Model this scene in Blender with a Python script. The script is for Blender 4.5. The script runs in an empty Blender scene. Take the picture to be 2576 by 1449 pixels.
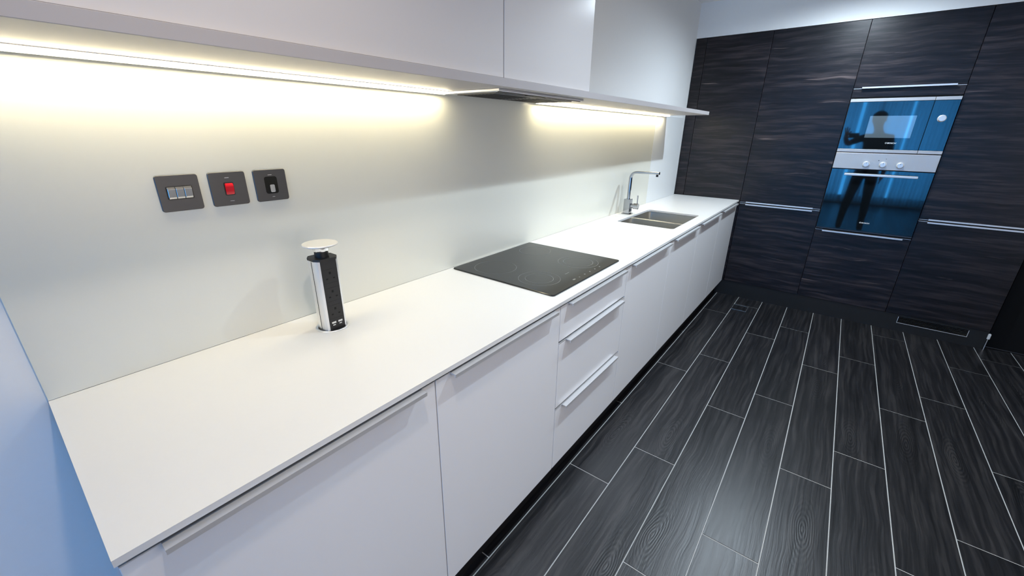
import bpy, bmesh, math, random
from mathutils import Vector, Matrix, Euler
random.seed(7)
sc = bpy.context.scene
col = sc.collection
R = math.radians

# ------------------------------------------------------------------ camera, world, exposure
FPX = 1035.79
CAM = Vector((0.0217, -1.2555, 1.4673))
CROT = Euler((1.2075, -0.0099, -0.9119))
cam_d = bpy.data.cameras.new('camera'); cam = bpy.data.objects.new('camera', cam_d); col.objects.link(cam)
cam.location = CAM; cam.rotation_euler = CROT
cam_d.sensor_width = 36.0; cam_d.lens = FPX / 2576 * 36.0; cam_d.clip_start = 0.01; cam_d.clip_end = 60
sc.camera = cam
sc.view_settings.view_transform = 'Standard'; sc.view_settings.look = 'None'
sc.view_settings.exposure = 0.0; sc.view_settings.gamma = 1.0; sc.view_settings.use_curve_mapping = False
sc.cycles.max_bounces = 7; sc.cycles.diffuse_bounces = 4; sc.cycles.glossy_bounces = 4; sc.cycles.transmission_bounces = 3
sc.cycles.caustics_reflective = False; sc.cycles.caustics_refractive = False
w = bpy.data.worlds.new('world'); sc.world = w; w.use_nodes = True
w.node_tree.nodes['Background'].inputs[0].default_value = (0.35, 0.6, 1.0, 1)
w.node_tree.nodes['Background'].inputs[1].default_value = 0.3

L = 4.2685        # plane of the dark tall fronts
H = 0.907         # worktop top
ZC = 2.50         # ceiling
XW = -3.9         # window wall
YF = -3.8         # wall opposite the worktop

# daylight in the curtained window, plus an added warm fill in the front wall
def area(name, loc, rot, sx, sy, power, color, spread=180):
    d = bpy.data.lights.new(name, 'AREA'); d.shape = 'RECTANGLE'; d.size = sx; d.size_y = sy
    d.energy = power; d.color = color; d.spread = R(spread)
    o = bpy.data.objects.new(name, d); col.objects.link(o); o.location = loc; o.rotation_euler = rot
    return o
W1 = area('window_daylight', (XW - 0.10, -1.65, 1.25), (0, R(-90), 0), 2.2, 2.4, 200, (0.04, 0.40, 1.0))
W2X0, W2X1, W2Z0, W2Z1 = -1.2, 1.8, 0.5, 2.2
area('added_side_fill', ((W2X0 + W2X1) / 2, YF - 0.08, (W2Z0 + W2Z1) / 2), (R(90), 0, 0), W2X1 - W2X0, W2Z1 - W2Z0, 44, (1.0, 0.86, 0.72))  # added fill to brighten the fronts, not a known window
SPOTS = [40, 82, 58, 112]
LED_STR = 37.0

# ------------------------------------------------------------------ materials
def nt(name):
    m = bpy.data.materials.new(name); m.use_nodes = True
    return m, m.node_tree.nodes, m.node_tree.links, m.node_tree.nodes['Principled BSDF']
def plain(name, c, rough=0.5, metal=0.0, coat=0.0, spec=0.5, noise=0.0, nscale=40, bump=0.0, ior=None):
    m, N, K, b = nt(name)
    b.inputs['Roughness'].default_value = rough; b.inputs['Metallic'].default_value = metal
    b.inputs['Coat Weight'].default_value = coat; b.inputs['Coat Roughness'].default_value = 0.08
    b.inputs['Specular IOR Level'].default_value = spec
    if ior: b.inputs['IOR'].default_value = ior
    tc = N.new('ShaderNodeTexCoord'); nz = N.new('ShaderNodeTexNoise'); nz.inputs['Scale'].default_value = nscale
    nz.inputs['Detail'].default_value = 4
    K.new(tc.outputs['Object'], nz.inputs['Vector'])
    mx = N.new('ShaderNodeMix'); mx.data_type = 'RGBA'
    k = noise
    mx.inputs[6].default_value = (c[0]*(1-k), c[1]*(1-k), c[2]*(1-k), 1)
    mx.inputs[7].default_value = (min(1, c[0]*(1+k)), min(1, c[1]*(1+k)), min(1, c[2]*(1+k)), 1)
    K.new(nz.outputs['Fac'], mx.inputs[0]); K.new(mx.outputs[2], b.inputs['Base Color'])
    if bump:
        bp = N.new('ShaderNodeBump'); bp.inputs['Strength'].default_value = bump; bp.inputs['Distance'].default_value = 0.001
        K.new(nz.outputs['Fac'], bp.inputs['Height']); K.new(bp.outputs['Normal'], b.inputs['Normal'])
    return m
def emit(name, c, s):
    m = bpy.data.materials.new(name); m.use_nodes = True
    N = m.node_tree.nodes; N.clear(); e = N.new('ShaderNodeEmission'); o = N.new('ShaderNodeOutputMaterial')
    e.inputs[0].default_value = (*c, 1); e.inputs[1].default_value = s
    m.node_tree.links.new(e.outputs[0], o.inputs[0]); return m
def wood(name, sc_vec, dark, mid, light, streak, rough, swirl, bump, streak_at=0.66, spec=0.5, knots=False):
    """stained timber: stretched grain, slow swirls, rare pale streaks; every piece gets its own cut of the board"""
    m, N, K, b = nt(name)
    tc = N.new('ShaderNodeTexCoord'); oi = N.new('ShaderNodeObjectInfo')
    cx = N.new('ShaderNodeCombineXYZ')
    for i, f in enumerate((37.0, 61.0, 23.0)):
        mm = N.new('ShaderNodeMath'); mm.operation = 'MULTIPLY'; mm.inputs[1].default_value = f
        K.new(oi.outputs['Random'], mm.inputs[0]); K.new(mm.outputs[0], cx.inputs[i])
    ad = N.new('ShaderNodeVectorMath'); ad.operation = 'ADD'
    K.new(tc.outputs['Object'], ad.inputs[0]); K.new(cx.outputs[0], ad.inputs[1])
    sw = N.new('ShaderNodeTexNoise'); sw.inputs['Scale'].default_value = 2.6; sw.inputs['Detail'].default_value = 2
    K.new(ad.outputs[0], sw.inputs['Vector'])
    sub = N.new('ShaderNodeVectorMath'); sub.operation = 'SUBTRACT'; sub.inputs[1].default_value = (0.5, 0.5, 0.5)
    K.new(sw.outputs['Color'], sub.inputs[0])
    scl = N.new('ShaderNodeVectorMath'); scl.operation = 'SCALE'; scl.inputs['Scale'].default_value = swirl
    K.new(sub.outputs[0], scl.inputs[0])
    ad2 = N.new('ShaderNodeVectorMath'); ad2.operation = 'ADD'
    K.new(ad.outputs[0], ad2.inputs[0]); K.new(scl.outputs[0], ad2.inputs[1])
    mp = N.new('ShaderNodeMapping'); mp.inputs['Scale'].default_value = sc_vec; K.new(ad2.outputs[0], mp.inputs['Vector'])
    g = N.new('ShaderNodeTexNoise'); g.inputs['Scale'].default_value = 3.0; g.inputs['Detail'].default_value = 9; g.inputs['Roughness'].default_value = 0.62
    K.new(mp.outputs[0], g.inputs['Vector'])
    gout = g.outputs['Fac']
    def mth(op, a, b=None, c=None):
        q = N.new('ShaderNodeMath'); q.operation = op
        for i, v in enumerate((a, b, c)):
            if v is None: continue
            if isinstance(v, (int, float)): q.inputs[i].default_value = v
            else: K.new(v, q.inputs[i])
        return q.outputs[0]
    if knots:                       # one cathedral knot per plank, at a random place on it
        sx = N.new('ShaderNodeSeparateXYZ'); wob = N.new('ShaderNodeVectorMath'); wob.operation = 'MULTIPLY_ADD'
        wob.inputs[1].default_value = (0.10, 0.05, 0); K.new(sub.outputs[0], wob.inputs[0]); K.new(tc.outputs['Object'], wob.inputs[2])
        K.new(wob.outputs[0], sx.inputs[0])
        kx = mth('MULTIPLY', mth('SUBTRACT', mth('FRACT', mth('MULTIPLY', oi.outputs['Random'], 7.31)), 0.5), 0.9)
        ky = mth('MULTIPLY', mth('SUBTRACT', mth('FRACT', mth('MULTIPLY', oi.outputs['Random'], 13.7)), 0.5), 0.12)
        dx = mth('DIVIDE', mth('SUBTRACT', sx.outputs[0], kx), 0.26); dy = mth('DIVIDE', mth('SUBTRACT', sx.outputs[1], ky), 0.060)
        dd = mth('SQRT', mth('ADD', mth('MULTIPLY', dx, dx), mth('MULTIPLY', dy, dy)))
        msk = mth('MAXIMUM', mth('SUBTRACT', 1.0, dd), 0.0)
        rng = mth('MULTIPLY', mth('SINE', mth('MULTIPLY', dd, 52.0)), mth('MULTIPLY', msk, 0.13))
        gout = mth('ADD', gout, rng)
    cr = N.new('ShaderNodeValToRGB'); e = cr.color_ramp.elements
    e[0].position = 0.34; e[0].color = (*dark, 1); e[1].position = 0.68; e[1].color = (*light, 1)
    x = cr.color_ramp.elements.new(0.5); x.color = (*mid, 1)
    K.new(gout, cr.inputs[0])
    g2 = N.new('ShaderNodeTexNoise'); g2.inputs['Scale'].default_value = 2.1; g2.inputs['Detail'].default_value = 6; g2.inputs['Distortion'].default_value = 0.6
    K.new(mp.outputs[0], g2.inputs['Vector'])
    r2 = N.new('ShaderNodeValToRGB'); r2.color_ramp.elements[0].position = streak_at; r2.color_ramp.elements[1].position = streak_at + 0.16
    K.new(g2.outputs['Fac'], r2.inputs[0])
    mx = N.new('ShaderNodeMix'); mx.data_type = 'RGBA'
    K.new(r2.outputs[0], mx.inputs[0]); K.new(cr.outputs[0], mx.inputs[6]); mx.inputs[7].default_value = (*streak, 1)
    # board-to-board tone
    hv = N.new('ShaderNodeHueSaturation'); mr = N.new('ShaderNodeMapRange'); mr.inputs[3].default_value = 0.82; mr.inputs[4].default_value = 1.22
    K.new(oi.outputs['Random'], mr.inputs[0]); K.new(mr.outputs[0], hv.inputs['Value']); K.new(mx.outputs[2], hv.inputs['Color'])
    K.new(hv.outputs[0], b.inputs['Base Color'])
    rr = N.new('ShaderNodeMapRange'); rr.inputs[3].default_value = rough - 0.07; rr.inputs[4].default_value = rough + 0.1
    K.new(g.outputs['Fac'], rr.inputs[0]); K.new(rr.outputs[0], b.inputs['Roughness'])
    b.inputs['Specular IOR Level'].default_value = spec
    bp = N.new('ShaderNodeBump'); bp.inputs['Strength'].default_value = bump; bp.inputs['Distance'].default_value = 0.002
    K.new(gout, bp.inputs['Height']); K.new(bp.outputs[0], b.inputs['Normal'])
    return m
def brushed(name, c, rough, sc_vec):
    m, N, K, b = nt(name)
    b.inputs['Metallic'].default_value = 1.0; b.inputs['Base Color'].default_value = (*c, 1)
    tc = N.new('ShaderNodeTexCoord'); mp = N.new('ShaderNodeMapping'); mp.inputs['Scale'].default_value = sc_vec
    g = N.new('ShaderNodeTexNoise'); g.inputs['Scale'].default_value = 30; g.inputs['Detail'].default_value = 3
    K.new(tc.outputs['Object'], mp.inputs[0]); K.new(mp.outputs[0], g.inputs['Vector'])
    rr = N.new('ShaderNodeMapRange'); rr.inputs[3].default_value = rough - 0.06; rr.inputs[4].default_value = rough + 0.1
    K.new(g.outputs['Fac'], rr.inputs[0]); K.new(rr.outputs[0], b.inputs['Roughness'])
    bp = N.new('ShaderNodeBump'); bp.inputs['Strength'].default_value = 0.06; bp.inputs['Distance'].default_value = 0.0005
    K.new(g.outputs['Fac'], bp.inputs['Height']); K.new(bp.outputs[0], b.inputs['Normal'])
    return m

M = {}
M['wall'] = plain('painted_wall', (0.80, 0.81, 0.81), 0.85, noise=0.015, nscale=60, bump=0.05)
M['ceiling'] = plain('painted_ceiling', (0.84, 0.84, 0.84), 0.9, noise=0.01)
M['lacquer_up'] = plain('white_lacquer_wall_units', (0.68, 0.655, 0.65), 0.22, noise=0.006, nscale=3)  # same white as the base fronts; lighting difference put into a darker, warmer tone
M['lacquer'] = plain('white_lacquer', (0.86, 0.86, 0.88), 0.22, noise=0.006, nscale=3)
M['board'] = plain('white_board', (0.60, 0.59, 0.60), 0.45, noise=0.006)
M['worktop'] = plain('white_worktop', (0.74, 0.74, 0.74), 0.28, noise=0.008, nscale=120)
M['splash'] = plain('satin_splashback', (0.70, 0.70, 0.635), 0.22, noise=0.006, nscale=6)
M['splash_white'] = plain('white_upstand', (0.76, 0.78, 0.79), 0.3, noise=0.006)
M['carcass'] = plain('carcass', (0.55, 0.55, 0.55), 0.6)
M['dark_carcass'] = plain('dark_carcass', (0.01, 0.01, 0.012), 0.6)
M['plinth'] = plain('black_plinth', (0.008, 0.008, 0.009), 0.45, noise=0.1)
M['black'] = plain('matt_black', (0.010, 0.010, 0.011), 0.5, noise=0.1)
M['pull'] = plain('satin_aluminium', (0.72, 0.72, 0.73), 0.38, metal=0.55, noise=0.02, nscale=200)
M['alu'] = brushed('brushed_aluminium', (0.82, 0.83, 0.85), 0.32, (1, 1, 12))
M['steel'] = brushed('brushed_steel', (0.66, 0.64, 0.62), 0.50, (1, 14, 1))
M['sink'] = brushed('sink_steel', (0.50, 0.49, 0.46), 0.34, (3, 3, 3))
M['chrome'] = plain('chrome', (0.80, 0.81, 0.83), 0.06, metal=1.0)
M['tapchrome'] = plain('tap_chrome', (0.40, 0.41, 0.43), 0.09, metal=1.0)
M['hobglass'] = plain('hob_glass', (0.010, 0.011, 0.012), 0.12, noise=0.2, nscale=8)
M['hobmark'] = plain('hob_print', (0.13, 0.135, 0.14), 0.35, noise=0.1, nscale=30)
M['ovenglass'] = plain('oven_glass', (0.004, 0.006, 0.008), 0.03, ior=1.62)
M['screen'] = plain('microwave_screen', (0.10, 0.13, 0.15), 0.03, ior=1.9)
M['print'] = plain('pale_print', (0.75, 0.76, 0.77), 0.4)
M['pewter'] = brushed('pewter_plate', (0.095, 0.095, 0.10), 0.42, (1, 1, 10))
M['rocker'] = plain('nickel_rocker', (0.62, 0.61, 0.59), 0.2, metal=1.0)
M['red'] = plain('red_rocker', (0.72, 0.008, 0.02), 0.25, coat=0.4)
M['darkgap'] = plain('shadow_gap', (0.012, 0.012, 0.014), 0.7)
M['grout'] = plain('grout', (0.46, 0.46, 0.45), 0.85, noise=0.12, nscale=90)
M['tile'] = wood('wood_effect_tile', (0.8, 17.0, 1.0), (0.0068, 0.0071, 0.0085), (0.014, 0.0138, 0.0158), (0.036, 0.0335, 0.0345), (0.06, 0.056, 0.054), 0.33, 0.05, 0.45, 0.66, 0.5, True)
M['wood'] = wood('charcoal_wood', (1.0, 0.95, 15.0), (0.0034, 0.0028, 0.0036), (0.0105, 0.0083, 0.0102), (0.038, 0.029, 0.031), (0.23, 0.175, 0.165), 0.34, 0.05, 0.3, 0.675, 0.33)
M['led'] = emit('led_diffuser', (1.0, 0.87, 0.58), LED_STR)
M['lamp'] = emit('downlight_lens', (0.95, 0.97, 1.0), 12)
M['curtain'] = None

# ------------------------------------------------------------------ mesh helpers
def bx(bm, x0, x1, y0, y1, z0, z1, bevel=0.0, seg=1):
    x0, x1 = min(x0, x1), max(x0, x1); y0, y1 = min(y0, y1), max(y0, y1); z0, z1 = min(z0, z1), max(z0, z1)
    r = bmesh.ops.create_cube(bm, size=1.0)
    vs = r['verts']
    for v in vs:
        v.co = Vector((x0 + (v.co.x + .5) * (x1 - x0), y0 + (v.co.y + .5) * (y1 - y0), z0 + (v.co.z + .5) * (z1 - z0)))
    if bevel:
        es = list({e for v in vs for e in v.link_edges})
        bmesh.ops.bevel(bm, geom=es, offset=bevel, segments=seg, profile=0.5, affect='EDGES')
    return bm
def box(*a, **k): return bx(bmesh.new(), *a, **k)
def extrude_profile(bm, pts, frame, length):
    """pts: 2D outline; frame: (origin, u, v, w); solid extruded along w"""
    o, u, v, wv = [Vector(t) for t in frame]
    A = [bm.verts.new(o + u * p[0] + v * p[1]) for p in pts]
    B = [bm.verts.new(o + u * p[0] + v * p[1] + wv * length) for p in pts]
    n = len(pts)
    bm.faces.new(A); bm.faces.new(B[::-1])
    for i in range(n):
        bm.faces.new((A[i], B[i], B[(i + 1) % n], A[(i + 1) % n]))
    bmesh.ops.recalc_face_normals(bm, faces=bm.faces[:]); return bm
def rrect(x0, x1, y0, y1, r, n=6):
    pts = []
    for cx, cy, a in ((x1 - r, y1 - r, 0), (x0 + r, y1 - r, 90), (x0 + r, y0 + r, 180), (x1 - r, y0 + r, 270)):
        for i in range(n + 1):
            t = R(a + 90 * i / n); pts.append((cx + r * math.cos(t), cy + r * math.sin(t)))
    return pts
def lathe(bm, prof, frame, n=40):
    """prof: (radius, height) pairs along w"""
    o, u, v, wv = [Vector(t) for t in frame]
    rings = []
    for r, hgt in prof:
        if r < 1e-6: rings.append([bm.verts.new(o + wv * hgt)])
        else: rings.append([bm.verts.new(o + wv * hgt + u * (r * math.cos(2 * math.pi * i / n)) + v * (r * math.sin(2 * math.pi * i / n))) for i in range(n)])
    for a, b in zip(rings, rings[1:]):
        for i in range(n):
            j = (i + 1) % n
            if len(a) == 1: bm.faces.new((a[0], b[i], b[j]))
            elif len(b) == 1: bm.faces.new((a[i], a[j], b[0]))
            else: bm.faces.new((a[i], a[j], b[j], b[i]))
    bmesh.ops.recalc_face_normals(bm, faces=bm.faces[:]); return bm
def tube(bm, path, rad, n=16, cap=True):
    path = [Vector(p) for p in path]; rings = []
    up = Vector((0.31, 0.17, 0.93)).normalized()
    prev = None
    for i, p in enumerate(path):
        t = (path[min(i + 1, len(path) - 1)] - path[max(i - 1, 0)]).normalized()
        if prev is None: a = t.cross(up).normalized()
        else: a = (prev - t * prev.dot(t)).normalized()
        prev = a; b = t.cross(a)
        r = rad[i] if isinstance(rad, (list, tuple)) else rad
        rings.append([bm.verts.new(p + a * (r * math.cos(2 * math.pi * k / n)) + b * (r * math.sin(2 * math.pi * k / n))) for k in range(n)])
    for A, B in zip(rings, rings[1:]):
        for k in range(n): bm.faces.new((A[k], A[(k + 1) % n], B[(k + 1) % n], B[k]))
    if cap: bm.faces.new(rings[0][::-1]); bm.faces.new(rings[-1])
    bmesh.ops.recalc_face_normals(bm, faces=bm.faces[:]); return bm
XYZ = ((1, 0, 0), (0, 1, 0), (0, 0, 1))
def up_frame(o): return (o, XYZ[0], XYZ[1], XYZ[2])
def front_x(o): return (o, (0, -1, 0), (0, 0, 1), (-1, 0, 0))      # on the dark fronts, pointing into the room
def front_y(o): return (o, (1, 0, 0), (0, 0, 1), (0, -1, 0))       # on the splashback wall, pointing into the room

def wloc(o):
    p = Vector((0, 0, 0))
    while o is not None: p += o.location; o = o.parent
    return p
def obj(name, bm, mat, parent=None, origin=None, smooth=False):
    if origin is None:
        if parent is None:
            mn = [min(v.co[i] for v in bm.verts) for i in range(3)]; mx = [max(v.co[i] for v in bm.verts) for i in range(3)]
            origin = Vector(((mn[0] + mx[0]) / 2, (mn[1] + mx[1]) / 2, mn[2]))
        else: origin = wloc(parent)
    origin = Vector(origin)
    bmesh.ops.translate(bm, verts=bm.verts[:], vec=-origin)
    me = bpy.data.meshes.new(name); bm.to_mesh(me); bm.free()
    if mat is not None: me.materials.append(mat)
    if smooth:
        me.polygons.foreach_set('use_smooth', [True] * len(me.polygons))
        me.set_sharp_from_angle(angle=R(35))
    o = bpy.data.objects.new(name, me); col.objects.link(o)
    if parent is not None: o.parent = parent; o.location = origin - wloc(parent)
    else: o.location = origin
    return o
def tag(o, label=None, cat=None, group=None, kind=None):
    if label: o['label'] = label
    if cat: o['category'] = cat
    if group: o['group'] = group
    if kind: o['kind'] = kind
    return o
def thing(name, loc, label, cat, group=None):
    o = bpy.data.objects.new(name, None); col.objects.link(o); o.location = loc; o.empty_display_size = 0.05
    return tag(o, label, cat, group)
def struct(name, bm, mat, **k): return tag(obj(name, bm, mat, **k), kind='structure')
def text_bm(body, size, frame, width=None):
    c = bpy.data.curves.new('t', 'FONT'); c.body = body; c.size = size; c.extrude = 0.00025; c.offset = 0.00045
    c.resolution_u = 3
    o = bpy.data.objects.new('t', c); col.objects.link(o)
    bpy.context.view_layer.update()
    me = bpy.data.meshes.new_from_object(o.evaluated_get(bpy.context.evaluated_depsgraph_get()))
    bpy.data.objects.remove(o); bpy.data.curves.remove(c)
    bm = bmesh.new(); bm.from_mesh(me); bpy.data.meshes.remove(me)
    xs = [v.co.x for v in bm.verts]; k = 1.0 if width is None else width / (max(xs) - min(xs)); x0 = min(xs)
    og, u, v_, wv = [Vector(t) for t in frame]
    for v in bm.verts: v.co = og + u * ((v.co.x - x0) * k) + v_ * v.co.y + wv * v.co.z
    bmesh.ops.recalc_face_normals(bm, faces=bm.faces[:])
    return bm

# ------------------------------------------------------------------ room shell
WALLY = 0.006
XR = L + 0.64
floor = struct('floor', box(XW, XR, YF, WALLY, -0.06, -0.0015), M['grout'], origin=(0, 0, 0))
struct('ceiling', box(XW - .1, XR + .1, YF - .1, WALLY + .1, ZC, ZC + 0.08), M['ceiling'])
struct('wall_back', box(XW - .1, XR + .1, WALLY, WALLY + 0.1, -0.06, ZC), M['wall'])
bm = box(XW - .1, W2X0, YF - 0.1, YF, -0.06, ZC); bx(bm, W2X1, XR + .1, YF - 0.1, YF, -0.06, ZC)
bx(bm, W2X0, W2X1, YF - 0.1, YF, -0.06, W2Z0); bx(bm, W2X0, W2X1, YF - 0.1, YF, W2Z1, ZC)
struct('wall_front', bm, M['wall'])
bm = box(W2X0, W2X0 + .05, YF - .06, YF - .01, W2Z0, W2Z1); bx(bm, W2X1 - .05, W2X1, YF - .06, YF - .01, W2Z0, W2Z1)
bx(bm, W2X0 + .05, W2X1 - .05, YF - .06, YF - .01, W2Z0, W2Z0 + .05); bx(bm, W2X0 + .05, W2X1 - .05, YF - .06, YF - .01, W2Z1 - .05, W2Z1)
bx(bm, (W2X0 + W2X1) / 2 - .03, (W2X0 + W2X1) / 2 + .03, YF - .06, YF - .01, W2Z0 + .05, W2Z1 - .05)
struct('added_fill_window', bm, M['board'])  # opening and frame made up to house the added fill light
bm = box(XR, XR + 0.1, YF, WALLY, -0.06, ZC)
bx(bm, L, XR, -2.372, WALLY, 2.239, ZC)                 # bulkhead flush with the tall fronts
struct('wall_right', bm, M['wall'])
WY0, WY1, WZ0, WZ1 = -2.9, -0.4, 0.12, 2.36
bm = box(XW - .1, XW, YF, WY0, -0.06, ZC)
bx(bm, XW - .1, XW, WY1, WALLY, -0.06, ZC); bx(bm, XW - .1, XW, WY0, WY1, -0.06, WZ0); bx(bm, XW - .1, XW, WY0, WY1, WZ1, ZC)
struct('wall_left', bm, M['wall'])

# floor: wood-effect plank tiles in staggered rows
PITCH, TL, G = 0.1975, 1.1805, 0.0042
rows = {0: .821, 1: .228, 2: .525, 3: 1.113, 4: .230, 5: .817, 6: 1.115, 7: .525, 8: .82, 9: .23, 10: .52}
mesh_cache = {}
def tile_mesh(lx, ly):
    k = (round(lx, 3), round(ly, 3))
    if k not in mesh_cache:
        b = box(-lx / 2, lx / 2, -ly / 2, ly / 2, -0.006, 0.0, bevel=0.0006)
        me = bpy.data.meshes.new('plank_tile'); b.to_mesh(me); b.free(); me.materials.append(M['tile']); mesh_cache[k] = me
    return mesh_cache[k]
XT1 = L + 0.10
n = 0
for r in range(-2, 17):
    y1 = -0.548 - (r - 1) * PITCH; y0 = y1 - PITCH
    y1 = min(y1, WALLY); y0 = max(y0, YF)
    if y1 - y0 < 0.02: continue
    off = rows.get(r, (0.228, 0.82, 0.525, 1.115)[r % 4])
    k = math.floor((XW - off) / TL)
    while True:
        a, b = off + k * TL, off + (k + 1) * TL; k += 1
        if a >= XT1: break
        a, b = max(a, XW), min(b, XT1)
        if b - a < 0.03: continue
        o = bpy.data.objects.new('plank_tile', tile_mesh(b - a - G, y1 - y0 - G)); col.objects.link(o)
        o.parent = floor; o.location = ((a + b) / 2, (y0 + y1) / 2, 0)
        n += 1

# ------------------------------------------------------------------ splashback and wall panels
tag(obj('splashback_panel', box(0.0, 3.508, 0.0, WALLY, H, 1.603, bevel=0.0008), M['splash']),
    'long satin grey-beige splashback panel above the white worktop', 'splashback')
tag(obj('upstand_panel', box(3.510, L - 0.032, 0.0, WALLY, H, 1.600, bevel=0.0008), M['splash_white']),
    'short white wall panel between the grey splashback and the dark tall units', 'wall panel')

# ------------------------------------------------------------------ worktop with sink cut-out
SX0, SX1, SY0, SY1 = 2.640, 3.236, -0.506, -0.128
WD = 0.5796
def slab_with_hole(x0, x1, y0, y1, z0, z1, hole, bevel):
    bm = bmesh.new()
    out = [(x0, y0), (x1, y0), (x1, y1), (x0, y1)]
    faces = []
    for z in (z0, z1):
        O = [bm.verts.new((p[0], p[1], z)) for p in out]; I = [bm.verts.new((p[0], p[1], z)) for p in hole]
        es = [bm.edges.new((O[i], O[(i + 1) % 4])) for i in range(4)] + [bm.edges.new((I[i], I[(i + 1) % len(I)])) for i in range(len(I))]
        bmesh.ops.triangle_fill(bm, edges=es, use_beauty=True)
        faces.append((O, I))
    for a, b in zip(faces[0], faces[1]):
        m = len(a)
        for i in range(m): bm.faces.new((a[i], a[(i + 1) % m], b[(i + 1) % m], b[i]))
    bmesh.ops.recalc_face_normals(bm, faces=bm.faces[:])
    return bm
wt = slab_with_hole(0.0, L - 0.002, -WD, -0.0005, 0.894, H, rrect(SX0, SX1, SY0, SY1, 0.022), 0)
tag(obj('worktop', wt, M['worktop']), 'long white worktop with a sink cut-out along the splashback', 'worktop')

# ------------------------------------------------------------------ base cabinets
YD = -0.573          # door face
DT = 0.018
Z0, Z1 = 0.146, 0.884
def pull_y(xa, xb, ztop, parent, full):
    """edge pull on a front facing the room: thin strip over the top edge, lip with a turned-down nose"""
    bm = bmesh.new()
    bx(bm, full[0], full[1], YD + DT, YD - 0.0008, ztop, ztop + 0.0022)
    prof = [(0, 0.0022), (0.022, 0.0022), (0.022, -0.0075), (0.0195, -0.0075), (0.0195, -0.0008), (0, -0.0008)]
    extrude_profile(bm, prof, ((xa, YD, ztop), (0, -1, 0), (0, 0, 1), (1, 0, 0)), xb - xa)
    return obj('handle', bm, M['pull'], parent)
def base_unit(x0, x1, label, fronts, low=False):
    t = thing('base_cabinet', ((x0 + x1) / 2, -0.29, 0.146), label, 'cabinet', 'white base cabinets under the worktop')
    zt = 0.70 if low else 0.872
    xi = x0 + (.012 if x0 < .1 else .001)
    b = box(xi, xi + .016, -0.02, YD + DT + .003, Z0, zt); bx(b, x1 - .017, x1 - .001, -0.02, YD + DT + .003, Z0, zt)
    bx(b, xi + .016, x1 - .017, -0.02, YD + DT + .003, Z0, Z0 + .016); bx(b, xi + .016, x1 - .017, -0.02, -0.028, Z0 + .016, zt)
    obj('body', b, M['carcass'], t)
    g = 0.0016
    for i, (za, zb) in enumerate(fronts):
        nm = 'door' if len(fronts) == 1 else 'drawer_front'
        d = obj(nm, box(x0 + g, x1 - g, YD, YD + DT, za, zb, bevel=0.0008), M['lacquer'], t)
        pull_y(x0 + 0.05, x1 - 0.045, zb, d, (x0 + g, x1 - g))
    return t
XS = [0.002, 0.600, 1.197, 1.787, 2.413, 2.990, 3.620, 4.236]
labs = ['white base cabinet with one door at the free end of the worktop',
        'white base cabinet with one door between the end cabinet and the drawer unit',
        'white base cabinet with three handled drawers below the black hob',
        'white single-door base cabinet next to the drawer unit, on the side of the sink',
        'white base cabinet with one door under the smaller sink bowl',
        'white base cabinet with one door under the larger sink bowl, second from the dark units',
        'white base cabinet with one door in the corner against the dark tall units']
for i in range(7):
    fr = [(Z0, Z1)] if i != 2 else [(Z0, 0.4385), (0.4475, 0.7345), (0.7435, Z1)]
    base_unit(XS[i], XS[i + 1], labs[i], fr, low=i in (4, 5))
tag(obj('plinth', box(0.012, L - 0.03, -0.515, -0.500, 0.0, 0.144), M['plinth']), 'low black plinth under the white base cabinets', 'plinth')
tag(obj('end_panel', box(0.001, 0.011, -0.005, -0.552, 0.0, 0.892), M['lacquer']), 'white end panel closing the free end of the base cabinets', 'panel')

# ------------------------------------------------------------------ hob
t = thing('ceramic_hob', (1.5, -0.27, H), 'square black glass hob set on the worktop above the drawers', 'hob')
b = bmesh.new()
extrude_profile(b, rrect(1.212, 1.788, -0.531, -0.014, 0.012, 4), up_frame((0, 0, H + .0003)), 0.0052)
bmesh.ops.bevel(b, geom=[e for e in b.edges if all(abs(v.co.z - (H + .0055)) < 1e-5 for v in e.verts)], offset=0.0015, segments=1, affect='EDGES')
gl = obj('glass_top', b, M['hobglass'], t)
def ring(bm, cx, cy, r, wd, z):
    lathe(bm, [(r - wd, 0), (r, 0), (r, 0.0002), (r - wd, 0.0002), (r - wd, 0)], up_frame((cx, cy, z)), 56)
for cx, cy, rs in ((1.335, -0.155, (0.092,)), (1.335, -0.385, (0.086, 0.058)), (1.665, -0.135, (0.078,)), (1.635, -0.395, (0.092, 0.068))):
    b = bmesh.new()
    for r in rs: ring(b, cx, cy, r, 0.0016, H + .0056)
    obj('cooking_zone', b, M['hobmark'], gl)
b = box(1.444, 1.478, -0.441, -0.4375, H + .0056, H + .0059); obj('printed_mark', b, M['hobmark'], gl)
b = box(1.405, 1.423, -0.505, -0.497, H + .0056, H + .0059); obj('printed_mark', b, M['hobmark'], gl)
for i in range(5): obj('touch_control', box(1.45 + i * .045, 1.458 + i * .045, -0.506, -0.500, H + .0056, H + .0059), M['hobmark'], gl)

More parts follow.
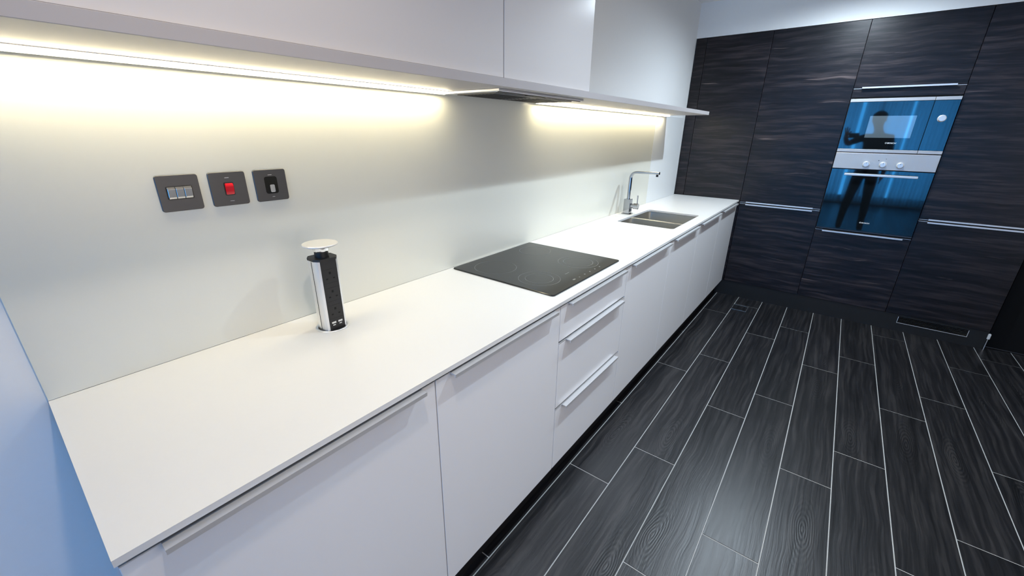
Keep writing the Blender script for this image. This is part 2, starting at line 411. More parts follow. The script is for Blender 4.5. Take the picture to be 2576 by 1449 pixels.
# ------------------------------------------------------------------ sink
t = thing('kitchen_sink', (2.938, -0.317, 0.72), 'undermounted stainless steel sink with two bowls in the white worktop', 'sink')
def bowl(x0, x1, y0, y1, z1, depth):
    bm = bmesh.new(); loops = []
    for dz, inset, rr in ((0, -0.012, .04), (0, 0, .034), (-depth + .03, 0.004, .034), (-depth + .010, 0.010, .03), (-depth, 0.03, .02)):
        loops.append([bm.verts.new((p[0], p[1], z1 + dz)) for p in rrect(x0 + inset, x1 - inset, y0 + inset, y1 - inset, rr, 5)])
    for A, B in zip(loops, loops[1:]):
        for i in range(len(A)): bm.faces.new((A[i], A[(i + 1) % len(A)], B[(i + 1) % len(A)], B[i]))
    bm.faces.new(loops[-1])
    bmesh.ops.recalc_face_normals(bm, faces=bm.faces[:])
    return bm
for (xa, xb) in ((SX0 + .002, 2.868), (2.894, SX1 - .002)):
    o = obj('bowl', bowl(xa, xb, SY0 + .002, SY1 - .002, 0.8925, 0.165), M['sink'], t, smooth=True)
    md = o.modifiers.new('thickness', 'SOLIDIFY'); md.thickness = 0.0012; md.offset = -1
    b = lathe(bmesh.new(), [(0.0, .003), (.018, .003), (.034, .0045), (.042, .001), (.042, 0), (0, 0)], up_frame(((xa + xb) / 2, -0.25, 0.7285)), 32)
    obj('drain', b, M['chrome'], o, smooth=True)
obj('divider', box(2.870, 2.892, SY0 + .003, SY1 - .003, 0.885, 0.8995, bevel=0.003, seg=2), M['sink'], t)

# ------------------------------------------------------------------ mixer tap
tx, ty = 2.958, -0.066
t = thing('mixer_tap', (tx, ty, H), 'chrome mixer tap with square body and angular spout behind the sink', 'tap')
obj('base_plate', box(tx - .030, tx + .030, ty - .032, ty + .032, H + .0003, H + .004, bevel=0.001), M['tapchrome'], t)
obj('body', box(tx - .024, tx + .024, ty - .024, ty + .024, H + .004, H + .108, bevel=0.0025, seg=2), M['tapchrome'], t)
path = [(tx, ty, H + .10), (tx, ty, 1.155)]
for i in range(9):
    a = R(90 * i / 8); path.append((tx, ty - 0.045 * (1 - math.cos(a)), 1.160 + 0.045 * math.sin(a)))
path += [(tx, -0.17, 1.206), (tx, -0.268, 1.207)]
def flat_bar(path, hx, hz):
    bm = bmesh.new(); rings = []; path = [Vector(q) for q in path]; e1 = Vector((1, 0, 0))
    for i, q in enumerate(path):
        d = (path[min(i + 1, len(path) - 1)] - path[max(i - 1, 0)]).normalized(); e2 = d.cross(e1)
        rings.append([bm.verts.new(q + e1 * a + e2 * c) for a, c in rrect(-hx, hx, -hz, hz, .003, 2)])
    for A, B in zip(rings, rings[1:]):
        for k in range(len(A)): bm.faces.new((A[k], A[(k + 1) % len(A)], B[(k + 1) % len(A)], B[k]))
    bm.faces.new(rings[0][::-1]); bm.faces.new(rings[-1])
    bmesh.ops.recalc_face_normals(bm, faces=bm.faces[:]); return bm
sp = obj('spout', flat_bar(path, .0125, .0085), M['tapchrome'], t, smooth=True)
obj('aerator', tube(bmesh.new(), [(tx, -0.254, 1.199), (tx, -0.254, 1.183)], 0.008, 16), M['black'], sp, smooth=True)
lv = obj('lever', tube(bmesh.new(), [(tx, ty - .0242, H + .060), (tx, ty - .045, H + .060), (tx, ty - .046, H + .060), (tx, ty - .078, H + .060)], [.016, .016, .021, .021], 24), M['tapchrome'], t, smooth=True)
obj('lever_pin', tube(bmesh.new(), [(tx, ty - .070, H + .075), (tx, ty - .068, H + .138)], .0042, 12), M['tapchrome'], lv, smooth=True)

# ------------------------------------------------------------------ pop-up socket tower
px, py = 0.588, -0.131
t = thing('socket_tower', (px, py, H), 'raised pop-up socket tower of silver and black with a round silver lid', 'socket tower')
b = lathe(bmesh.new(), [(.0405, 0), (.0485, 0), (.0485, .0015), (.047, .0028), (.0425, .0028), (.0405, .001), (.0405, 0)], up_frame((px, py, H + .0002)), 56)
obj('collar', b, M['alu'], t, smooth=True)
obj('well', lathe(bmesh.new(), [(0, .0004), (.0404, .0004), (.0404, 0), (0, 0)], up_frame((px, py, H + .0002)), 48), M['black'], t)
zb, zt = H + .0008, 1.121
prof = [(-.0235, -.031), (.0235, -.031), (.0235, .031), (-.0235, .031)]
core = obj('socket_panel', extrude_profile(bmesh.new(), prof, up_frame((px, py, zb)), zt - zb), M['black'], t)
for s in (-1, 1):                                        # silver side shells
    pr = [(s * .0238, -.0300)] + [(s * (.0238 + .0118 * math.sin(R(a)) ** .8), -.0300 * math.cos(R(a))) for a in (25, 50, 75, 90, 105, 130, 155)] + [(s * .0238, .0300)]
    b = extrude_profile(bmesh.new(), pr, up_frame((px, py, zb)), zt - zb)
    sh = obj('side_shell', b, M['alu'], t, smooth=True)
    obj('groove', box(px + s * .0352, px + s * .0362, py - .0052, py - .0040, zb + .002, zt - .002), M['pewter'], sh)
pc = [(-.036, -.016), (-.024, -.0335), (.024, -.0335), (.036, -.016), (.036, .016), (.024, .0335), (-.024, .0335), (-.036, .016)]
cap = obj('cap', extrude_profile(bmesh.new(), pc, up_frame((px, py, zt)), 0.006), M['black'], t)
obj('neck', lathe(bmesh.new(), [(0, 0), (.019, 0), (.019, .022), (0, .022)], up_frame((px, py, zt + .006)), 32), M['black'], t, smooth=True)
obj('neck_ring', lathe(bmesh.new(), [(0, 0), (.0205, 0), (.023, .006), (.023, .0165), (0, .0165)], up_frame((px, py, zt + .0225)), 40), M['chrome'], t, smooth=True)
obj('lid', lathe(bmesh.new(), [(0, 0), (.044, 0), (.0478, .002), (.048, .0045), (.0465, .0062), (0, .0075)], up_frame((px, py, zt + .0392)), 56), M['pull'], t, smooth=True)
yf = py - .0311
for zc in (1.072, 1.016, 0.962):                         # three sockets: earth slot above, live and neutral below
    b = bmesh.new()
    bx(b, px - .003, px + .003, yf - .0002, yf + .001, zc + .008, zc + .015)
    bx(b, px - .0135, px - .0075, yf - .0002, yf + .001, zc - .007, zc - .003)
    bx(b, px + .0075, px + .0135, yf - .0002, yf + .001, zc - .007, zc - .003)
    o = obj('socket_outlet', b, plain('slot_black', (0.0015, 0.0015, 0.0015), 0.9) if 'slot' not in M else M['slot'], core)
    M['slot'] = o.data.materials[0]
    for z in (zc + .0225, zc - .0185): obj('socket_edge', box(px - .021, px + .021, yf - .0003, yf + .001, z, z + .0006), M['darkgap'], core)
for s in (-1, 1):
    b = box(px + s * .010 - .0065, px + s * .010 + .0065, yf - .0004, yf + .001, 0.928, 0.9335); bx(b, px + s * .010 - .004, px + s * .010 + .004, yf - .0004, yf + .001, 0.9215, 0.9245)
    obj('usb_port', b, M['alu'], core)

# ------------------------------------------------------------------ wall plates
def plate(xc, kind, label, grp):
    zc = 1.3205; hw = 0.0425
    t = thing('wall_switch' if kind != 2 else 'wall_outlet', (xc, 0, zc - hw), label, 'switch', grp)
    b = extrude_profile(bmesh.new(), rrect(-hw, hw, -hw, hw, 0.006, 4), front_y((xc, -0.0003, zc)), 0.0035)
    bmesh.ops.bevel(b, geom=[e for e in b.edges if all(v.co.y < -0.0036 for v in e.verts)], offset=0.001, segments=1, affect='EDGES')
    p = obj('face_plate', b, M['pewter'], t)
    def rr(x0, x1, z0, z1, r, y, d): return extrude_profile(bmesh.new(), rrect(x0, x1, z0, z1, r, 4), front_y((xc, y, zc)), d)
    if kind == 0:
        obj('surround', rr(-.0265, .0265, -.0145, .0165, .003, -.0038, .0008), M['black'], p)
        for i in range(3):
            x = -.0245 + i * .0165
            b = bmesh.new()
            extrude_profile(b, [(-.0130, 0), (.0150, 0), (.0155, .002), (.010, .0052), (-.009, .0032), (-.0130, .0012)], ((xc + x, -.0046, zc), (0, 0, 1), (0, -1, 0), (1, 0, 0)), .0158)
            bmesh.ops.bevel(b, geom=b.edges[:], offset=0.0007, segments=1, affect='EDGES')
            obj('rocker', b, M['rocker'], p)
    elif kind == 1:
        obj('surround', rr(-.0115, .0115, -.0165, .0165, .003, -.0038, .0008), M['black'], p)
        b = bmesh.new()
        extrude_profile(b, [(-.0142, 0), (.0142, 0), (.0145, .0022), (.008, .0055), (-.008, .0035), (-.0142, .0014)], ((xc - .0095, -.0046, zc), (0, 0, 1), (0, -1, 0), (1, 0, 0)), .019)
        bmesh.ops.bevel(b, geom=b.edges[:], offset=0.0012, segments=2, affect='EDGES')
        tag(obj('rocker', b, M['red'], p), 'bright red rocker')
        obj('printed_mark', rr(-.006, .004, .0275, .0285, .0003, -.0038, .0002), M['print'], p)
        obj('printed_mark', rr(-.004, .006, -.0315, -.0308, .0003, -.0038, .0002), M['print'], p)
    else:
        obj('inset', rr(-.0165, .0165, -.0225, .0235, .006, -.0038, .0010), M['slot'], p)
        b = extrude_profile(bmesh.new(), rrect(-.0062, .0062, -.0185, .0020, .003, 4), front_y((xc, -.0048, zc)), .004)
        obj('rocker', b, M['rocker'], p)
        obj('printed_mark', rr(-.005, .005, .0275, .0283, .0003, -.0038, .0002), M['print'], p)
        obj('printed_mark', rr(-.003, .004, -.0315, -.0308, .0003, -.0038, .0002), M['print'], p)
plate(0.3315, 0, 'pewter wall switch with three silver rockers on the splashback', 'pewter plates on the splashback')
plate(0.4375, 1, 'pewter wall switch with a red rocker on the splashback', 'pewter plates on the splashback')
plate(0.5425, 2, 'pewter wall plate with a black inset and small silver rocker', 'pewter plates on the splashback')

# ------------------------------------------------------------------ wall units, shelf, lights under it, extractor
ZS0, ZS1, YS = 1.603, 1.628, -0.33
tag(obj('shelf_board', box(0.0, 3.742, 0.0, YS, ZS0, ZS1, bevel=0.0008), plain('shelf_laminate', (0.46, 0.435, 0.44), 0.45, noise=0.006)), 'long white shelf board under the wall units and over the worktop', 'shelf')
def wall_unit(x0, x1, label):
    t = thing('wall_cabinet', ((x0 + x1) / 2, -0.15, ZS1), label, 'cabinet', 'white wall cabinets above the shelf')
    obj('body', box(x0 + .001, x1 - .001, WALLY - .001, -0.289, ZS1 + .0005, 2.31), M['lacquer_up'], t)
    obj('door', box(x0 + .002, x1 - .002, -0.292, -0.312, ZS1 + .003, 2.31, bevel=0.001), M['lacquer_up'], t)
wall_unit(0.0, 1.194, 'wide white handleless wall cabinet above the pop-up socket tower')
wall_unit(1.194, 1.786, 'narrower white wall cabinet over the extractor hood')
def led(x0, x1, label):
    t = thing('led_strip_light', ((x0 + x1) / 2, -0.04, ZS0), label, 'strip light', 'strip lights under the shelf')
    b = box(x0, x1, -0.022, -0.054, ZS0 - .0002, ZS0 - .0022); bx(b, x0, x1, -0.022, -0.026, ZS0 - .0022, ZS0 - .0108)
    obj('housing', b, plain('white_profile', (0.85, 0.85, 0.83), 0.5), t)
    obj('diffuser', box(x0 + .004, x1 - .004, -0.028, -0.052, ZS0 - .0022, ZS0 - .009, bevel=0.002), M['led'], t)
led(0.01, 1.200, 'glowing strip light under the shelf above the wall switches')
led(1.795, 3.672, 'glowing strip light under the shelf between the extractor and the tall units')
t = thing('extractor_hood', (1.495, -0.15, ZS0 - .012), 'flat built-in extractor hood under the shelf above the hob', 'extractor hood')
b = box(1.202, 1.788, -0.022, -0.285, ZS0 - .0003, ZS0 - .0085, bevel=0.001)
hp = obj('hood_plate', b, M['pull'], t)
obj('front_slot', box(1.215, 1.775, -0.268, -0.277, ZS0 - .0085, ZS0 - .0105), M['black'], t)
for xa, xb in ((1.235, 1.490), (1.498, 1.755)):
    f = obj('grease_filter', box(xa, xb, -0.055, -0.245, ZS0 - .0085, ZS0 - .0115, bevel=0.001), M['pewter'], t)
    b = bmesh.new()
    for i in range(9): bx(b, xa + .02, xb - .02, -0.072 - i * .018, -0.078 - i * .018, ZS0 - .0115, ZS0 - .0125)
    obj('filter_slots', b, M['black'], f)
obj('control_panel', box(1.40, 1.52, -0.246, -0.262, ZS0 - .0085, ZS0 - .0105), M['black'], t)

# ------------------------------------------------------------------ dark tall units
DTX = 0.020
def pull_x(ya, yb, z, parent, full, up):
    """edge pull on the dark fronts; up = 1: strip under an upper door, -1: strip over a lower door"""
    bm = bmesh.new()
    if up > 0: bx(bm, L - .0008, L + DTX, full[0], full[1], z - .0028, z)
    else: bx(bm, L - .0008, L + DTX, full[0], full[1], z, z + .0028)
    s = up
    prof = [(0, 0), (0.022, 0), (0.022, s * .0105), (0.0195, s * .0105), (0.0195, s * .003), (0, s * .003)]
    o = -0.0028 if up > 0 else 0.0028
    extrude_profile(bm, prof, ((L, ya, z + o), (-1, 0, 0), (0, 0, 1), (0, -1, 0)), abs(yb - ya))
    return obj('handle', bm, M['pull'], parent)
def front(name, ya, yb, za, zb, parent, mat='wood'):
    return obj(name, box(L, L + DTX, ya, yb, za, zb, bevel=0.0008), M[mat], parent, origin=(L, (ya + yb) / 2, (za + zb) / 2))
ZT, ZP, G2 = 2.2355, 0.141, 0.0016
Y1, Y2, Y3, Y4, Y5 = -0.086, -0.586, -1.186, -1.786, -2.368
def carcass(t, ya, yb, za, zb, shelves=()):
    xa, xb = L + DTX + .002, L + .60
    P = lambda nm, *c: obj(nm, box(*c), M['dark_carcass'], t)
    P('side_panel', xa, xb, ya - .001, ya - .017, za, zb); P('side_panel', xa, xb, yb + .017, yb + .001, za, zb)
    P('bottom_panel', xa, xb, ya - .017, yb + .017, za, za + .016); P('top_panel', xa, xb, ya - .017, yb + .017, zb - .016, zb)
    P('back_panel', L + .592, xb, ya - .017, yb + .017, za + .016, zb - .016)
    for z in shelves: P('shelf', xa + .010, L + .592, ya - .017, yb + .017, z, z + .016)
GR = 'dark wood tall units'
t = thing('tall_filler', (L + .01, -0.043, H), 'narrow dark wood filler strip between the white wall and the tall units', 'panel')
front('panel', -0.001, Y1 + G2, H + .0015, ZT, t)
obj('return', box(L + DTX, L + .10, -0.001, -0.017, H + .0015, ZT), M['dark_carcass'], t)
t = thing('tall_cabinet', (L + .3, (Y1 + Y2) / 2, H), 'dark wood tall cabinet with one plain door standing over the worktop end', 'cabinet', GR)
carcass(t, Y1, Y2, H + .003, ZT - .002)
front('door', Y1 - G2, Y2 + G2, H + .0015, ZT, t)
t = thing('corner_filler', (L + .01, -0.58, ZP), 'dark upright filler strip where the white cabinets meet the tall units', 'panel')
front('panel', -0.556, -0.584, ZP, .8925, t)
t = thing('tall_cabinet', (L + .3, (Y2 + Y3) / 2, ZP), 'dark wood tall cabinet with upper and lower doors between the worktop and the ovens', 'cabinet', GR)
carcass(t, Y2, Y3, ZP, ZT - .002, (0.88,))
d = front('upper_door', Y2 - G2, Y3 + G2, 0.8935, ZT, t); pull_x(Y2 - .052, Y3 + .052, 0.8935, d, (Y2 - G2, Y3 + G2), 1)
d = front('lower_door', Y2 - G2, Y3 + G2, ZP, 0.878, t); pull_x(Y2 - .052, Y3 + .052, 0.878, d, (Y2 - G2, Y3 + G2), -1)
t = thing('oven_housing', (L + .3, (Y3 + Y4) / 2, ZP), 'dark wood tall housing that holds the oven and the microwave', 'cabinet', GR)
carcass(t, Y3, Y4, ZP, ZT - .002, (0.722, 1.722 + .004))
d = front('flap_door', Y3 - G2, Y4 + G2, 1.790, ZT, t); pull_x(Y3 - .05, Y4 + .05, 1.790, d, (Y3 - G2, Y4 + G2), 1)
front('filler_panel', Y3 - G2, Y4 + G2, 1.7305, 1.7845, t)
d = front('drawer_front', Y3 - G2, Y4 + G2, ZP, 0.731, t); pull_x(Y3 - .05, Y4 + .05, 0.731, d, (Y3 - G2, Y4 + G2), -1)
t = thing('tall_cabinet', (L + .3, (Y4 + Y5) / 2, ZP), 'dark wood tall cabinet with two doors beyond the ovens, above the plinth grille', 'cabinet', GR)
carcass(t, Y4, Y5, ZP, ZT - .002, (0.88,))
d = front('upper_door', Y4 - G2, Y5 + G2, 0.8915, ZT, t); pull_x(Y4 - .05, Y5 + .05, 0.8915, d, (Y4 - G2, Y5 + G2), 1)
d = front('lower_door', Y4 - G2, Y5 + G2, ZP, 0.876, t); pull_x(Y4 - .05, Y5 + .05, 0.876, d, (Y4 - G2, Y5 + G2), -1)
t = thing('tall_unit_plinth', (L + .015, -1.45, 0), 'black plinth under the dark tall units, with a ventilation grille', 'plinth')
b = box(L + .006, L + .022, -0.517, -1.874, 0, ZP - .002); bx(b, L + .006, L + .022, -2.268, Y5, 0, ZP - .002)
bx(b, L + .006, L + .022, -1.874, -2.268, 0, .070); bx(b, L + .006, L + .022, -1.874, -2.268, .120, ZP - .002)
obj('board', b, plain('plinth_board', (0.005, 0.005, 0.006), 0.6, noise=0.1), t)
b = box(L + .003, L + .008, -1.872, -2.270, .0675, .0705); bx(b, L + .003, L + .008, -1.872, -1.875, .0705, .121); bx(b, L + .003, L + .008, -2.267, -2.270, .0705, .121)
gr = obj('grille', b, M['pull'], t)
for i in range(4): obj('grille_slat', box(L + .008, L + .018, -1.876, -2.266, .078 + i * .011, .0805 + i * .011), M['black'], gr)
t = thing('plinth_end_trim', (L, -2.371, 0), 'small pale metal end trim at the floor where the dark units stop', 'trim')
obj('strip', box(L - .004, L + .02, -2.370, -2.374, 0, .085), M['alu'], t)
obj('cap', box(L - .004, L + .02, -2.366, -2.381, .085, .125, bevel=.002), M['print'], t)
t = thing('black_door', (L + .1, -2.75, 0), 'plain black door panel beside the dark tall units', 'door')
obj('leaf', box(L + .06, L + .10, -2.385, -3.25, .006, 2.23), plain('black_door_paint', (0.003, 0.003, 0.0035), 0.7, spec=0.2), t)
obj('bottom_edge', box(L + .056, L + .06, -2.385, -3.25, .004, .010), M['pewter'], t)

# ------------------------------------------------------------------ microwave and oven
OA, OB = Y3 - .004, Y4 + .004                            # side edges
def slab(name, ya, yb, za, zb, proud, mat, parent, thick=None, bevel=0.001):
    return obj(name, box(L - proud, L - proud + (thick or proud + .012), ya, yb, za, zb, bevel=bevel), M[mat], parent)
t = thing('microwave', (L + .1, (OA + OB) / 2, 1.346), 'built-in black glass microwave with steel trims above the oven', 'microwave')
obj('casing', box(L + .013, L + .40, OA - .012, OB + .012, 1.350, 1.714), M['dark_carcass'], t)
gd = slab('door', OA, -1.6525, 1.369, 1.6965, .016, 'ovenglass', t)
obj('screen', box(L - .0164, L - .0155, -1.331, -1.588, 1.4505, 1.6005), M['screen'], gd)
cp = slab('control_panel', -1.6545, OB, 1.369, 1.6965, .016, 'ovenglass', t)
for za, zb in ((1.6975, 1.7195), (1.3465, 1.3680)):
    slab('trim_bar', OA, -1.6525, za, zb, .018, 'steel', gd); slab('trim_bar', -1.6545, OB, za, zb, .018, 'steel', cp)
obj('dial', lathe(bmesh.new(), [(0, 0), (.0235, 0), (.0235, .003), (.021, .004), (.0205, .020), (.018, .0225), (0, .023)], front_x((L - .0165, -1.718, 1.580)), 40), M['pull'], cp, smooth=True)
def logo(y0, wd, zb, parent, xo):
    em = bmesh.new()
    lathe(em, [(.0042, 0), (.0055, 0), (.0055, .0004), (.0042, .0004), (.0042, 0)], front_x((L - xo, y0 + .0085, zb + .0042)), 28)
    bx(em, L - xo - .0004, L - xo, y0 + .0085 - .0034, y0 + .0085 + .0034, zb + .0037, zb + .0047)
    for s in (-1, 1): bx(em, L - xo - .0004, L - xo, y0 + .0085 + s * .0026 - .0006, y0 + .0085 + s * .0026 + .0006, zb + .0012, zb + .0072)
    obj('emblem', em, M['print'], parent)
    obj('lettering', text_bm('BOSCH', .0118, front_x((L - xo - .0003, y0, zb)), wd), M['print'], parent)
logo(-1.4735, .049, 1.4105, gd, .0161)
t = thing('oven', (L + .1, (OA + OB) / 2, .746), 'built-in oven with steel control panel, three knobs and black glass door', 'oven')
obj('casing', box(L + .013, L + .55, OA - .012, OB + .012, .752, 1.338), M['dark_carcass'], t)
cp = slab('control_panel', OA, OB, 1.2245, 1.3405, .018, 'steel', t, bevel=.0015)
for y in (-1.389, -1.486, -1.584):
    k = obj('knob', lathe(bmesh.new(), [(0, 0), (.0225, 0), (.0225, .002), (.0195, .003), (.0185, .022), (.016, .0245), (0, .025)], front_x((L - .0182, y, 1.261)), 36), M['pull'], cp, smooth=True)
    obj('pointer', box(L - .0435, L - .0430, y - .001, y + .001, 1.266, 1.277), M['pewter'], k)
obj('indicator_light', lathe(bmesh.new(), [(0, 0), (.003, 0), (.003, .001), (0, .0015)], front_x((L - .0181, -1.457, 1.291)), 16), M['black'], cp)
obj('indicator_light', lathe(bmesh.new(), [(0, 0), (.0022, 0), (.0022, .001), (0, .0015)], front_x((L - .0181, -1.497, 1.303)), 16), M['pewter'], cp)
od = slab('door', OA, OB, .757, 1.2195, .018, 'ovenglass', t)
hb = bmesh.new()
bx(hb, L - .050, L - .038, -1.275, -1.700, 1.1755, 1.1925, bevel=.003, seg=2)
for y in (-1.315, -1.660): bx(hb, L - .039, L - .0182, y - .008, y + .008, 1.178, 1.190)
obj('handle', hb, M['pull'], od)
obj('bottom_trim', box(L - .016, L + .012, OA, OB, .747, .7555), M['pewter'], t)
logo(-1.4695, .047, .8185, od, .0181)

# ------------------------------------------------------------------ floor outlet cover
t = thing('floor_cover', (3.983, -0.804, 0), 'small metal-framed tiled cover let into the floor by the corner', 'floor cover')
obj('infill_tile', box(3.924, 4.042, -0.749, -0.860, .0002, .0012), M['tile'], t)
b = bmesh.new()
for a in ((3.919, 4.047, -.744, -.749), (3.919, 4.047, -.860, -.865), (3.919, 3.924, -.749, -.860), (4.042, 4.047, -.749, -.860)): bx(b, *a, .0002, .0020)
obj('frame', b, M['alu'], t)

# ------------------------------------------------------------------ ceiling downlights
def downlight(x, y, power, label, cone=126, soft=0.018, color=(0.76, 0.89, 1.0)):
    t = thing('ceiling_downlight', (x, y, ZC - .012), label, 'downlight', 'recessed ceiling downlights')
    obj('trim_ring', lathe(bmesh.new(), [(.034, 0), (.046, .004), (.047, .0118), (.034, .0118), (.034, 0)], up_frame((x, y, ZC - .012)), 40), M['board'], t, smooth=True)
    obj('lens', lathe(bmesh.new(), [(0, 0), (.0335, 0), (.0335, .004), (0, .004)], up_frame((x, y, ZC - .0055)), 32), M['lamp'], t)
    d = bpy.data.lights.new('downlight_beam', 'SPOT'); d.energy = power; d.color = color; d.shadow_soft_size = soft
    d.spot_size = R(cone); d.spot_blend = 0.9
    o = bpy.data.objects.new('downlight_beam', d); col.objects.link(o); o.parent = t; o.location = (0, 0, -0.012)
    return t
downlight(0.30, -0.95, SPOTS[0], 'ceiling downlight over the free end of the worktop', soft=0.045, color=(1.0, 0.86, 0.70))
downlight(1.75, -1.10, SPOTS[1], 'ceiling downlight in front of the hob and drawers')
downlight(2.70, -1.10, SPOTS[2], 'ceiling downlight in front of the sink')
downlight(3.62, -1.15, SPOTS[3], 'ceiling downlight close to the dark tall units', cone=170)

# ------------------------------------------------------------------ window and curtains in the room behind
b = box(XW - .07, XW - .02, WY0, WY0 + .05, WZ0, WZ1)
for a in ((WY1 - .05, WY1, WZ0, WZ1), (WY0 + .05, WY1 - .05, WZ0, WZ0 + .05), (WY0 + .05, WY1 - .05, WZ1 - .05, WZ1), (-1.68, -1.62, WZ0 + .05, WZ1 - .05)):
    bx(b, XW - .07, XW - .02, a[0], a[1], a[2], a[3])
struct('window_1', b, M['board'])
m, N, K, bs = nt('sheer_curtain'); N.remove(bs)
tr = N.new('ShaderNodeBsdfTransparent'); tl = N.new('ShaderNodeBsdfTranslucent'); df = N.new('ShaderNodeBsdfDiffuse')
tc = N.new('ShaderNodeTexCoord'); wv = N.new('ShaderNodeTexNoise'); wv.inputs['Scale'].default_value = 300
K.new(tc.outputs['Object'], wv.inputs['Vector'])
mr = N.new('ShaderNodeMapRange'); mr.inputs[3].default_value = 0.15; mr.inputs[4].default_value = 0.45; K.new(wv.outputs['Fac'], mr.inputs[0])
m1 = N.new('ShaderNodeMixShader'); m2 = N.new('ShaderNodeMixShader')
tl.inputs[0].default_value = (0.8, 0.82, 0.85, 1); df.inputs[0].default_value = (0.7, 0.72, 0.75, 1); m1.inputs[0].default_value = 0.35
K.new(tl.outputs[0], m1.inputs[1]); K.new(df.outputs[0], m1.inputs[2])
K.new(mr.outputs[0], m2.inputs[0]); K.new(m1.outputs[0], m2.inputs[1]); K.new(tr.outputs[0], m2.inputs[2])
K.new(m2.outputs[0], N['Material Output'].inputs[0]); M['curtain'] = m
def curtain(ya, yb, label, ph):
    bm = bmesh.new(); nx = 130; vs = []
    for i in range(nx + 1):
        y = ya + (yb - ya) * i / nx
        x = XW + .12 + .035 * math.sin(i * .62 + ph) + .018 * math.sin(i * .23 + ph * 2)
        vs.append((bm.verts.new((x, y, .03)), bm.verts.new((x * .3 + (XW + .12) * .7, y, 2.42))))
    for a, b_ in zip(vs, vs[1:]): bm.faces.new((a[0], b_[0], b_[1], a[1]))
    o = obj('curtain', bm, M['curtain'], smooth=True)
    md = o.modifiers.new('thickness', 'SOLIDIFY'); md.thickness = .001
    tag(o, label, 'curtain', 'sheer curtains at the window')
curtain(-0.35, -1.30, 'pleated sheer curtain drawn over the window, near the worktop wall', 0.3)
curtain(-1.36, -2.12, 'pleated sheer curtain drawn over the middle of the window', 1.7)
curtain(-2.16, -2.95, 'pleated sheer curtain drawn over the window, far from the worktop wall', 2.9)
tag(obj('curtain_rail', tube(bmesh.new(), [(XW + .12, -0.28, 2.44), (XW + .12, -3.02, 2.44)], .012, 12), M['alu']), 'thin metal curtain rail above the sheer curtains', 'curtain rail')

# ------------------------------------------------------------------ the photographer, seen only as a reflection in the oven glass
fwd = CROT.to_matrix() @ Vector((0, 0, -1)); rgt = CROT.to_matrix() @ Vector((1, 0, 0)); upv = CROT.to_matrix() @ Vector((0, 1, 0))
def phone_pt(a, b, c): return CAM + rgt * a + upv * b + fwd * c
t = thing('smartphone', phone_pt(0.02, -0.012, -0.016), 'dark smartphone held up in front of the photographer', 'phone')
b = bmesh.new()
extrude_profile(b, rrect(-0.078, 0.078, -0.037, 0.037, 0.009, 4), (phone_pt(0.02, -0.012, -0.020), rgt, upv, fwd), 0.008)
obj('case', b, plain('phone_case', (0.02, 0.021, 0.023), 0.3), t)
b = bmesh.new(); extrude_profile(b, rrect(-0.074, 0.074, -0.033, 0.033, 0.006, 3), (phone_pt(0.02, -0.012, -0.0206), rgt, upv, fwd), 0.0005)
obj('display', b, M['ovenglass'], t)

V, Ed, Rad = [], [], []
def node(co, r, prev=None):
    V.append(tuple(co)); Rad.append(r if isinstance(r, tuple) else (r, r))
    if prev is not None: Ed.append((prev, len(V) - 1))
    return len(V) - 1
pel = node((-.27, -1.565, .98), (.150, .105))
sp1 = node((-.265, -1.575, 1.16), (.135, .098), pel); ch = node((-.255, -1.58, 1.34), (.150, .108), sp1)
nb = node((-.255, -1.575, 1.475), (.085, .070), ch); nk = node((-.245, -1.555, 1.56), .054, nb)
h1 = node((-.225, -1.535, 1.635), (.062, .070), nk); h2 = node((-.225, -1.53, 1.705), (.076, .092), h1); h3 = node((-.232, -1.53, 1.765), (.058, .070), h2)
node((-.118, -1.530, 1.690), .012, h2)                                   # nose
for sy in (-1, 1): node((-.235, -1.53 + sy * .088, 1.695), .014, h2)      # ears
sl = node((-.255, -1.425, 1.445), .062, ch); el = node((-.225, -1.225, 1.335), .044, sl); wl = node((-.085, -1.185, 1.425), .029, el)
pm = node((-.064, -1.178, 1.468), (.036, .020), wl)
fing = [((-.062, -1.166, 1.508), (-.052, -1.156, 1.545), (-.044, -1.154, 1.574)),
        ((-.066, -1.184, 1.512), (-.058, -1.178, 1.553), (-.050, -1.176, 1.586)),
        ((-.068, -1.202, 1.510), (-.062, -1.204, 1.545), (-.056, -1.206, 1.572)),
        ((-.062, -1.222, 1.500), (-.044, -1.236, 1.518), (-.028, -1.232, 1.512))]
for f in fing:
    p = pm
    for q, r in zip(f, (.0095, .0088, .0075)): p = node(q, r, p)
p = pm
for q, r in (((-.050, -1.205, 1.446), .012), ((-.030, -1.222, 1.432), .0105), ((-.016, -1.228, 1.434), .009)): p = node(q, r, p)   # thumb
sr = node((-.26, -1.735, 1.435), .062, ch); er = node((-.285, -1.775, 1.15), .045, sr); wr = node((-.245, -1.765, .915), .029, er)
pr = node((-.235, -1.760, .860), (.034, .020), wr)
for k in range(4):
    p = pr; x = -.262 + k * .019
    for q, r in zip(((x, -1.758, .815), (x + .004, -1.752, .782), (x + .004, -1.742, .757)), (.0095, .0085, .0075)): p = node(q, r, p)
p = pr
for q, r in (((-.205, -1.748, .850), .0115), ((-.192, -1.738, .818), .0095)): p = node(q, r, p)
for hy, ky, ay in ((-1.485, -1.435, -1.405), (-1.645, -1.665, -1.680)):
    hp_ = node((-.27, hy, .90), .098, pel); kn = node((-.245, ky, .50), .062, hp_); ca = node((-.268, ky * .5 + ay * .5, .36), .060, kn)
    an = node((-.275, ay, .095), .043, ca); node((-.30, ay, .045), .040, an); node((-.135, ay - .005, .038), (.042, .034), an)
me = bpy.data.meshes.new('person'); me.from_pydata(V, Ed, [])
po = bpy.data.objects.new('person', me); col.objects.link(po)
md = po.modifiers.new('skin', 'SKIN'); md.use_smooth_shade = True
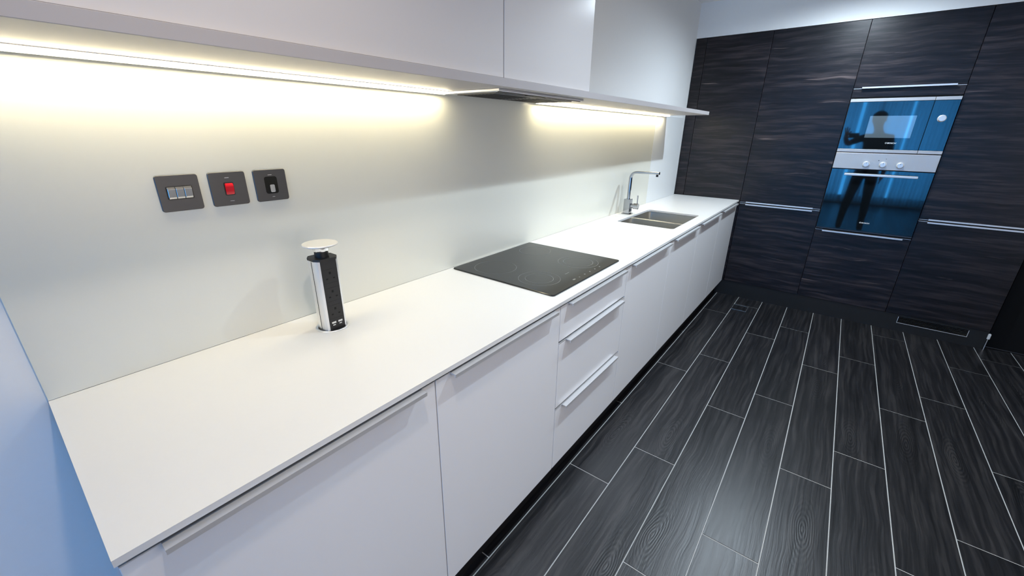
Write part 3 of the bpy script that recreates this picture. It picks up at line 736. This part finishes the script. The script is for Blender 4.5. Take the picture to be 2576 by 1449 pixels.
if not me.skin_vertices:
    bm = bmesh.new(); bm.from_mesh(me); bm.verts.layers.skin.verify(); bm.to_mesh(me); bm.free()
for i, sv in enumerate(me.skin_vertices[0].data):
    sv.radius = Rad[i]; sv.use_root = (i == pel)
ms = po.modifiers.new('sub', 'SUBSURF'); ms.levels = 2; ms.render_levels = 2
bpy.context.view_layer.update()
body = bpy.data.meshes.new_from_object(po.evaluated_get(bpy.context.evaluated_depsgraph_get()))
body.materials.clear()
for nm, c in (('skin', (.22, .125, .085)), ('dark_shirt', (.016, .016, .019)), ('dark_trousers', (.008, .009, .012)), ('dark_shoes', (.006, .006, .006))):
    body.materials.append(plain(nm, c, 0.75 if nm != 'skin' else 0.5, noise=0.15, nscale=60))
for pl in body.polygons:
    x, y, z = pl.center; pl.use_smooth = True
    if z > 1.53 and y < -1.40: i = 0
    elif y > -1.26 and x > -.20: i = 0
    elif y < -1.70 and z < .94 and z > .7: i = 0
    elif z < .085: i = 3
    elif z < .99: i = 2
    else: i = 1
    pl.material_index = i
bpy.data.objects.remove(po)
body.transform(Matrix.Translation((.265, 1.565, 0)))
po = bpy.data.objects.new('person', body); col.objects.link(po); po.location = (-.265, -1.565, 0)
tag(po, 'person in dark clothes holding a phone up, mirrored in the oven glass', 'person')
b = bmesh.new(); bmesh.ops.create_uvsphere(b, u_segments=24, v_segments=14, radius=1)
for v in b.verts: v.co = Vector((-.243 + v.co.x * .094, -1.53 + v.co.y * .090, 1.735 + v.co.z * .078 - (.0 if v.co.x < .2 else -.018 * v.co.x)))
bmesh.ops.delete(b, geom=[v for v in b.verts if v.co.z < 1.70 and v.co.x > -.26 or v.co.z < 1.668], context='VERTS')
obj('hair', b, plain('dark_hair', (.006, .005, .005), 0.6), po, smooth=True)
for sy in (-1, 1):
    b = bmesh.new(); bmesh.ops.create_uvsphere(b, u_segments=12, v_segments=8, radius=.0105, matrix=Matrix.Translation((-.150, -1.53 + sy * .031, 1.712)))
    obj('eye', b, plain('eye', (.5, .5, .5), 0.2), po, smooth=True)
b = bmesh.new(); bmesh.ops.create_uvsphere(b, u_segments=12, v_segments=8, radius=1)
for v in b.verts: v.co = Vector((-.158 + v.co.x * .008, -1.53 + v.co.y * .024, 1.648 + v.co.z * .007))
obj('mouth', b, plain('lips', (.22, .07, .06), 0.5), po, smooth=True)
